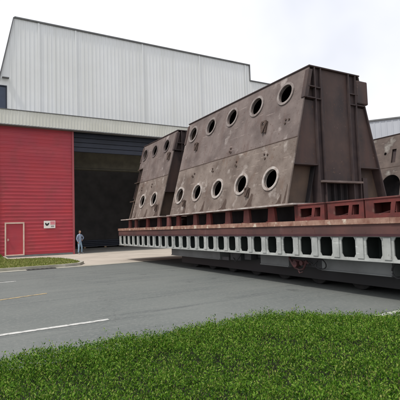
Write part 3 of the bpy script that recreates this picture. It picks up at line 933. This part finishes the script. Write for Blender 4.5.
# ------------------------------------------------------------------ red stands on the deck
def make_post_stand(m):
    t = thing('support_stand', '', 'stand', (0, 0, 1.727), 0, 'narrow red stands under the steel blocks')
    b = bmesh.new()
    hexa(b, [(0, -0.17, 0.02), (0.10, -0.17, 0.02), (0.10, 0.17, 0.02), (0, 0.17, 0.02), (0, -0.12, 0.398), (0.10, -0.12, 0.398), (0.10, 0.12, 0.398), (0, 0.12, 0.398)])
    obj('pedestal', b, m, t, bevel=0.01)
    obj('foot_plate', B(-0.03, 0.14, -0.2, 0.2, 0.0, 0.019), m, t)
    obj('head_plate', B(-0.02, 0.13, -0.15, 0.15, 0.399, 0.424), m, t)
    return t
near_posts = [9.25, 10.45, 11.50, 12.75, 13.75, 15.2, 16.15, 17.15, 18.5, 20.05, 20.95]
names = ['first', 'second', 'third', 'fourth', 'fifth', 'sixth', 'seventh', 'eighth', 'ninth', 'tenth', 'eleventh']
protos = {'stand_red': None, 'stand_pink': None}
first = True
for i, y in enumerate(near_posts):
    m = 'stand_red' if i in (0, 3, 5, 8) else 'stand_pink'
    if protos[m] is None:
        protos[m] = make_post_stand(m); o = protos[m]
    else:
        o = copy_tree(protos[m])
    o.location = (XT + 0.12, y, 1.727)
    o.rotation_euler.z = random.uniform(-0.04, 0.04)
    which = 'big block' if y < 16 else 'smaller block'
    fromend = names[i] + ' from the dark ribbed end' if y < 16 else names[len(near_posts) - 1 - i] + ' from the hall end'
    o['label'] = ('bright' if m == 'stand_red' else 'faded') + ' red stand under the ' + which + ', ' + fromend
def make_frame_stand():
    t = thing('frame_stand', '', 'stand', (0, 0, 1.727), 0, 'windowed red stands along the deck edge')
    b = bmesh.new()
    out = [(-0.52, 0.0), (0.52, 0.0), (0.52, 0.40), (-0.52, 0.40)]
    h1 = [(0.30, 0.09), (0.30, 0.31), (-0.12, 0.31), (-0.08, 0.09)]
    h2 = [(-0.18, 0.09), (-0.22, 0.31), (-0.40, 0.31), (-0.38, 0.09)]
    plate(b, out, [h1[::-1], h2[::-1]], (0, 0, 0), (0, 1, 0), (0, 0, 1), (1, 0, 0), 0.03)
    plate(b, out, [h1[::-1]], (0.55, 0, 0), (0, 1, 0), (0, 0, 1), (1, 0, 0), 0.03)
    obj_each('web_frame', b, 'stand_red', t)
    b = bmesh.new(); box(b, -0.02, 0.62, -0.53, 0.53, 0.401, 0.43)
    obj('head_plate', b, 'stand_pink', t)
    b = bmesh.new(); box(b, 0.031, 0.549, -0.52, -0.49, 0, 0.40); box(b, 0.031, 0.549, 0.49, 0.52, 0, 0.40); box(b, 0.031, 0.549, -0.215, -0.19, 0, 0.40)
    obj_each('cross_web', b, 'stand_red', t)
    b = bmesh.new(); tube(b, [(0.1, 0.28, 0.06), (0.2, 0.05, 0.13), (0.32, -0.14, 0.2)], 0.02)
    obj('tie_rod', b, 'stand_pink', t)
    return t
proto = None
fl = ['red windowed stand at the foot of the dark ribbed end, farthest of its row', 'red windowed stand on the deck edge, second of its row from the block',
      'red windowed stand on the deck edge, third of its row from the block', 'red windowed stand on the deck edge, fourth of its row from the block']
for i, y in enumerate((7.74, 6.62, 5.52, 4.42)):
    if proto is None:
        proto = make_frame_stand(); o = proto
    else:
        o = copy_tree(proto)
    o.location = (XT + 0.10 + 0.03 * (i % 2), y, 1.727)
    o['label'] = fl[i]
# rows carrying the far edge of the blocks
row = ['behind the big block\'s base', 'behind the hall end block\'s base']
for i, y in enumerate((9.0, 11.6, 14.6, 17.3, 20.2)):
    o = copy_tree(protos['stand_pink'])
    o.location = (XT + 3.6, y, 1.727)
    o['label'] = 'faded red stand in the dark ' + (row[0] if y < 16 else row[1]) + ', ' + ['nearest the road', 'middle one', 'nearest the gap', 'by the gap', 'by the hall'][i]
for i, (x, y) in enumerate(((XT + 11.12, 9.6), (XT + 11.12, 14.4), (XT + 14.6, 9.6), (XT + 14.6, 14.4))):
    o = copy_tree(protos['stand_pink'])
    o.location = (x, y, 1.727)
    o['label'] = 'faded red stand under the patchy grey block, ' + ['its near right corner', 'its near left corner', 'its far right corner', 'its far left corner'][i]

# ------------------------------------------------------------------ person
def skinfig(name, joints, edges, m, parent, sub=2):
    me = bpy.data.meshes.new(name)
    idx = {k: i for i, k in enumerate(joints)}
    me.from_pydata([joints[k][0] for k in joints], [(idx[a], idx[b]) for a, b in edges], [])
    me.materials.append(M[m])
    o = bpy.data.objects.new(name, me)
    COL.objects.link(o)
    o.parent = parent
    s = o.modifiers.new('skin', 'SKIN')
    s.use_smooth_shade = True
    for k, i in idx.items():
        r = joints[k][1]
        r = r if isinstance(r, tuple) else (r, r)
        me.skin_vertices[0].data[i].radius = r
    me.skin_vertices[0].data[0].use_root = True
    sb = o.modifiers.new('sub', 'SUBSURF')
    sb.levels = sb.render_levels = sub
    return o
# figure frame: faces -Y (towards the road), turned 35 degrees towards +X
ps_ = thing('person', 'person in pale blue work clothes standing at the red door jamb, hand on hip', 'person', (7.26, YB - 0.42, 0.0), math.radians(28))
J = {'pelvis': ((0, 0, 0.98), (0.15, 0.112)), 'hem': ((0, 0.0, 0.84), (0.155, 0.118)),
     'waist': ((0.0, 0.0, 1.06), (0.135, 0.10)), 'chest': ((0, 0.01, 1.26), (0.165, 0.115)), 'neck0': ((0, 0.0, 1.43), (0.09, 0.075)), 'neck': ((0, -0.01, 1.485), 0.052),
     'shl': ((-0.17, 0.0, 1.38), 0.062), 'ell': ((-0.25, 0.03, 1.10), 0.045), 'wrl': ((-0.22, -0.05, 0.88), 0.032),
     'shr': ((0.17, 0.0, 1.38), 0.062), 'elr': ((0.40, 0.05, 1.17), 0.046), 'wrr': ((0.22, -0.06, 1.02), 0.034)}
E_ = [('pelvis', 'hem'), ('pelvis', 'waist'), ('waist', 'chest'), ('chest', 'neck0'), ('neck0', 'neck'), ('chest', 'shl'), ('shl', 'ell'), ('ell', 'wrl'), ('chest', 'shr'), ('shr', 'elr'), ('elr', 'wrr')]
skinfig('jacket', J, E_, 'jacket', ps_)
J = {'hip': ((0, 0, 0.88), (0.13, 0.10)), 'top': ((0, 0, 0.99), (0.125, 0.095)), 'hl': ((-0.085, 0, 0.76), 0.088), 'kl': ((-0.11, -0.03, 0.48), 0.064), 'al': ((-0.12, 0.01, 0.10), 0.05),
     'hr': ((0.085, 0, 0.76), 0.088), 'kr': ((0.13, -0.06, 0.48), 0.064), 'ar': ((0.16, -0.02, 0.10), 0.05)}
skinfig('trousers', J, [('hip', 'top'), ('hip', 'hl'), ('hl', 'kl'), ('kl', 'al'), ('hip', 'hr'), ('hr', 'kr'), ('kr', 'ar')], 'jeans', ps_)
for sx, xx, yy in ((-1, -0.12, 0.0), (1, 0.16, -0.03)):
    skinfig('shoe', {'h': ((xx, yy + 0.03, 0.052), (0.045, 0.048)), 'm': ((xx + 0.01 * sx, yy - 0.08, 0.045), (0.046, 0.042)), 't': ((xx + 0.02 * sx, yy - 0.19, 0.034), (0.04, 0.03))}, [('h', 'm'), ('m', 't')], 'shoe', ps_, 1)
# head, neck and the two hands as the body mesh (sculpted sphere head)
bm = bmesh.new()
bmesh.ops.create_uvsphere(bm, u_segments=24, v_segments=18, radius=1.0)
for v in bm.verts:
    x, y, z = v.co
    w = 0.078 * (1 - 0.22 * max(0, -z)); dpt = 0.098 * (1 - 0.12 * max(0, -z))
    v.co = Vector((x * w, y * dpt, z * 0.118))
    if y < -0.85 and -0.35 < z < 0.12 and abs(x) < 0.25: v.co.y -= 0.022 * (1 - abs(x) / 0.25)      # nose
    if y < -0.7 and 0.05 < z < 0.3 and 0.2 < abs(x) < 0.6: v.co.y += 0.008                           # eye sockets
    if z < -0.75 and y < 0: v.co.y -= 0.012                                                           # chin
bmesh.ops.translate(bm, verts=bm.verts, vec=(0.0, -0.02, 1.605))
for sx in (-1, 1):
    r = bmesh.ops.create_uvsphere(bm, u_segments=8, v_segments=6, radius=0.03)
    bmesh.ops.scale(bm, verts=r['verts'], vec=(0.35, 0.7, 1.0)); bmesh.ops.translate(bm, verts=r['verts'], vec=(sx * 0.078, 0.0, 1.60))
tube(bm, [(0, 0.0, 1.44), (0, -0.005, 1.50), (0, -0.01, 1.56)], 0.05, 14)
def hand(bm, base, dirv, side):
    base = Vector(base); d_ = Vector(dirv).normalized(); s_ = Vector(side).normalized(); nn = d_.cross(s_)
    p = [base + s_ * a + nn * c + d_ * l for l in (0, 0.085) for a, c in ((-0.035, -0.013), (0.035, -0.013), (0.035, 0.013), (-0.035, 0.013))]
    hexa(bm, p)
    for q, ln in enumerate((0.066, 0.078, 0.072, 0.055)):
        a = base + d_ * 0.08 + s_ * (-0.027 + q * 0.018)
        tube(bm, [a, a + d_ * ln * 0.45 + nn * 0.006, a + d_ * ln * 0.8 + nn * 0.022, a + d_ * ln * 0.9 + nn * 0.035], 0.0085, 6)
    a = base + d_ * 0.02 - s_ * 0.032
    tube(bm, [a, a + d_ * 0.03 - s_ * 0.022, a + d_ * 0.06 - s_ * 0.026 + nn * 0.01], 0.0095, 6)
hand(bm, (-0.215, -0.055, 0.885), (0.1, -0.25, -1), (0, 1, 0))
hand(bm, (0.205, -0.055, 1.005), (-0.8, -0.45, -0.35), (0, 0.2, -1))
obj('body', bm, 'skin', ps_, smooth=True)
bm = bmesh.new()
bmesh.ops.create_uvsphere(bm, u_segments=24, v_segments=16, radius=1.0)
bmesh.ops.delete(bm, geom=[v for v in bm.verts if v.co.z < -0.35 or (v.co.y < -0.45 and v.co.z < 0.52)], context='VERTS')
for v in bm.verts:
    v.co = Vector((v.co.x * 0.086, v.co.y * 0.105, v.co.z * 0.124)) * (1 + 0.03 * noise.noise(v.co * 9)) + Vector((0, -0.012, 1.612))
obj('hair', bm, 'hair', ps_, smooth=True)

# ------------------------------------------------------------------ planting
def inside(px, py, poly):
    r = np.zeros(len(px), bool); n = len(poly)
    for i in range(n):
        x1, y1 = poly[i]; x2, y2 = poly[(i + 1) % n]
        c = ((y1 > py) != (y2 > py)) & (px < (x2 - x1) * (py - y1) / (y2 - y1 + 1e-12) + x1)
        r ^= c
    return r
def leaf_mesh(name, P, D, Nn_, ln, wd, m, parent=None):
    """diamond leaves: base P, direction D, normal N"""
    D = D / np.linalg.norm(D, axis=1, keepdims=True)
    S = np.cross(D, Nn_); S /= np.linalg.norm(S, axis=1, keepdims=True)
    U = np.cross(S, D)
    ln = ln[:, None]; wd = wd[:, None]
    V = np.stack([P, P + D * ln * 0.5 + S * wd * 0.5 + U * wd * 0.18, P + D * ln, P + D * ln * 0.5 - S * wd * 0.5 + U * wd * 0.18], 1).reshape(-1, 3)
    n = len(P)
    q = np.arange(n)[:, None] * 4
    F = np.concatenate([q + [0, 1, 2], q + [0, 2, 3]], 1).reshape(-1)
    me = bpy.data.meshes.new(name)
    me.vertices.add(len(V)); me.vertices.foreach_set('co', V.astype(np.float32).ravel())
    me.loops.add(len(F)); me.loops.foreach_set('vertex_index', F.astype(np.int32))
    me.polygons.add(2 * n)
    me.polygons.foreach_set('loop_start', np.arange(0, 6 * n, 3, dtype=np.int32))
    me.polygons.foreach_set('loop_total', np.full(2 * n, 3, np.int32))
    me.update(calc_edges=True)
    me.materials.append(m)
    o = bpy.data.objects.new(name, me)
    COL.objects.link(o)
    o.parent = parent
    return o
M['hedge_leaf'] = leafmat('hedge leaves', [(0.014, 0.045, 0.004), (0.032, 0.095, 0.007), (0.070, 0.170, 0.010), (0.12, 0.25, 0.020), (0.20, 0.34, 0.045), (0.27, 0.30, 0.08)], 0.6, 0.38)
M['grass_blade'] = leafmat('grass blades', [(0.12, 0.17, 0.035), (0.19, 0.23, 0.055), (0.27, 0.26, 0.09)], 0.8, 0.2)
M['hedge_core'] = mat('hedge twigs', (0.022, 0.03, 0.012), (0.012, 0.014, 0.007), 14, rough=1.0)

far_edge = [(-1.6, 4.55), (0.2, 4.50), (0.84, 4.46), (1.49, 4.46), (2.38, 4.46), (3.08, 4.40), (3.8, 4.08), (4.81, 3.36), (5.6, 2.6)]
hedge_poly = far_edge + [(6.6, 1.2), (6.8, -1.5), (3.2, -1.2), (0.55, 1.35), (-1.9, 1.45)]
def hz(x, y):
    """top of the clipped hedge"""
    return 0.47 - 0.09 * np.clip((2.0 - x) / 1.6, 0, 1) + 0.035 * np.sin(x * 2.1 + 0.6) + 0.03 * np.sin(y * 2.9 + x * 1.3) + 0.02 * np.sin(x * 7.3 + y * 5.1)
hd_ = thing('hedge', 'low bright green clipped hedge in the foreground beside the road', 'hedge', (2.5, 3, 0))
# clusters of leaves
ncl = 26000
cx = rng.uniform(-1.9, 6.6, ncl * 2); cy = rng.uniform(-0.2, 4.56, ncl * 2)
k_ = inside(cx, cy, hedge_poly)
cx, cy = cx[k_], cy[k_]
# denser along the road side rim
ex, ey = [], []
for i in range(len(far_edge) - 1):
    a = np.array(far_edge[i]); b = np.array(far_edge[i + 1]); m_ = int(np.linalg.norm(b - a) * 420)
    q = a + (b - a) * rng.random(m_)[:, None]; dd = (b - a) / np.linalg.norm(b - a)
    q = q + np.array([dd[1], -dd[0]]) * rng.uniform(0, 0.45, m_)[:, None]
    ex.append(q[:, 0]); ey.append(q[:, 1])
cx = np.concatenate([cx] + ex); cy = np.concatenate([cy] + ey)
dist = np.hypot(cx, cy)
k_ = rng.random(len(cx)) < np.clip(6.0 / np.maximum(dist, 0.5), 0.35, 1.0)
cx, cy = cx[k_], cy[k_]
per = 9
cz = hz(cx, cy) + 0.02 * np.sin(cx * 17 + 3 * np.sin(cy * 9)) * np.sin(cy * 19 + 1) + rng.normal(0, 0.026, len(cx)) - rng.random(len(cx)) ** 2 * 0.10
# a few taller shoots
sh_ = rng.random(len(cx)) < 0.035
cz[sh_] += rng.uniform(0.02, 0.06, sh_.sum())
P = np.repeat(np.stack([cx, cy, cz], 1), per, 0)
n_ = len(P)
P += rng.normal(0, 1, (n_, 3)) * [0.022, 0.022, 0.018]
D = rng.normal(0, 1, (n_, 3)); D[:, 2] = np.abs(D[:, 2]) * 1.1 + 0.5
Nv = rng.normal(0, 0.8, (n_, 3)); Nv[:, 2] += 0.7
# leaves on the vertical faces of the hedge
fx, fy, fz = [], [], []
for i in range(len(hedge_poly)):
    a = np.array(hedge_poly[i]); b = np.array(hedge_poly[(i + 1) % len(hedge_poly)])
    ln_ = np.linalg.norm(b - a); m_ = int(ln_ * 5000)
    u = rng.random(m_)[:, None]
    q = a + (b - a) * u + rng.normal(0, 0.03, (m_, 2))
    fx.append(q[:, 0]); fy.append(q[:, 1]); fz.append(rng.uniform(0.02, 1, m_) * hz(q[:, 0], q[:, 1]))
F3 = np.stack([np.concatenate(fx), np.concatenate(fy), np.concatenate(fz)], 1)
D3 = rng.normal(0, 1, F3.shape); N3 = rng.normal(0, 1, F3.shape)
P = np.concatenate([P, F3]) - [2.5, 3, 0]; D = np.concatenate([D, D3]); Nv = np.concatenate([Nv, N3])
n_ = len(P)
leaf_mesh('foliage', P, D, Nv, rng.uniform(0.010, 0.034, n_), rng.uniform(0.006, 0.014, n_), M['hedge_leaf'], hd_)
stems = bmesh.new()
for i in range(260):
    j = rng.integers(0, len(cx)); p = Vector((cx[j] - 2.5, cy[j] - 3, 0.25)); e = p + Vector((rng.normal(0, .03), rng.normal(0, .03), hz(cx[j], cy[j]) - 0.25 + rng.uniform(0.0, 0.05)))
    tube(stems, [p, (p + e) / 2 + Vector((rng.normal(0, .008), rng.normal(0, .008), 0)), e], 0.0022, 4)
tag(obj('twigs', stems, 'wood', hd_), kind='stuff')
# twiggy core
bm = bmesh.new()
c0 = Vector((2.8, 2.6))
core = [tuple(Vector(p) + (c0 - Vector(p)).normalized() * 0.03) for p in hedge_poly]
plate(bm, core, [], (-2.5, -3, 0.0), (1, 0, 0), (0, 1, 0), (0, 0, 1), 0.33)
obj('branches', bm, 'hedge_core', hd_)
sheet('planting_bed', [(p[0] * 1.02, p[1] + (0.10 if p[1] > 2 else -0.1)) for p in hedge_poly], -0.002, 'dirt')

# grass on the verge
gn = 26000
gx = rng.uniform(-6, 5.2, gn); gy = rng.uniform(20.4, 30.9, gn)
k_ = inside(gx, gy, [(p[0] * 0.995, p[1]) for p in verge])
gx, gy = gx[k_], gy[k_]
P = np.stack([gx, gy, np.full(len(gx), 0.095)], 1)
D = rng.normal(0, 0.5, P.shape); D[:, 2] = 1
Nv = rng.normal(0, 1, P.shape); Nv[:, 2] *= 0.2
g = leaf_mesh('grass', P, D, Nv, rng.uniform(0.04, 0.10, len(P)), rng.uniform(0.02, 0.04, len(P)), M['grass_blade'])
tag(g, 'short yellowing grass growing on the verge in front of the red wall', 'grass', kind='stuff')
# shrub against the red wall at the left edge
bs = thing('shrub', 'low dark green shrub against the red wall left of the cream framed door', 'shrub', (1.35, 30.1, 0.1))
n_ = 3500
r_ = rng.random(n_) ** 0.4; th_ = rng.uniform(0, 2 * math.pi, n_); ph_ = np.arccos(rng.uniform(0, 1, n_))
P = np.stack([0.75 * r_ * np.cos(th_) * np.sin(ph_), 0.5 * r_ * np.sin(th_) * np.sin(ph_), 0.02 + 0.36 * r_ * np.cos(ph_)], 1)
P += rng.normal(0, 0.03, P.shape)
D = rng.normal(0, 1, P.shape); Nv = rng.normal(0, 1, P.shape)
leaf_mesh('foliage', P, D, Nv, rng.uniform(0.05, 0.09, n_), rng.uniform(0.03, 0.05, n_), M['hedge_leaf'], bs)
bm = bmesh.new()
for q in range(7):
    a = q * 0.9
    tube(bm, [(0, 0, -0.02), (0.2 * math.cos(a), 0.15 * math.sin(a), 0.15), (0.4 * math.cos(a), 0.28 * math.sin(a), 0.26)], 0.012, 5)
obj('stem', bm, 'hedge_core', bs)
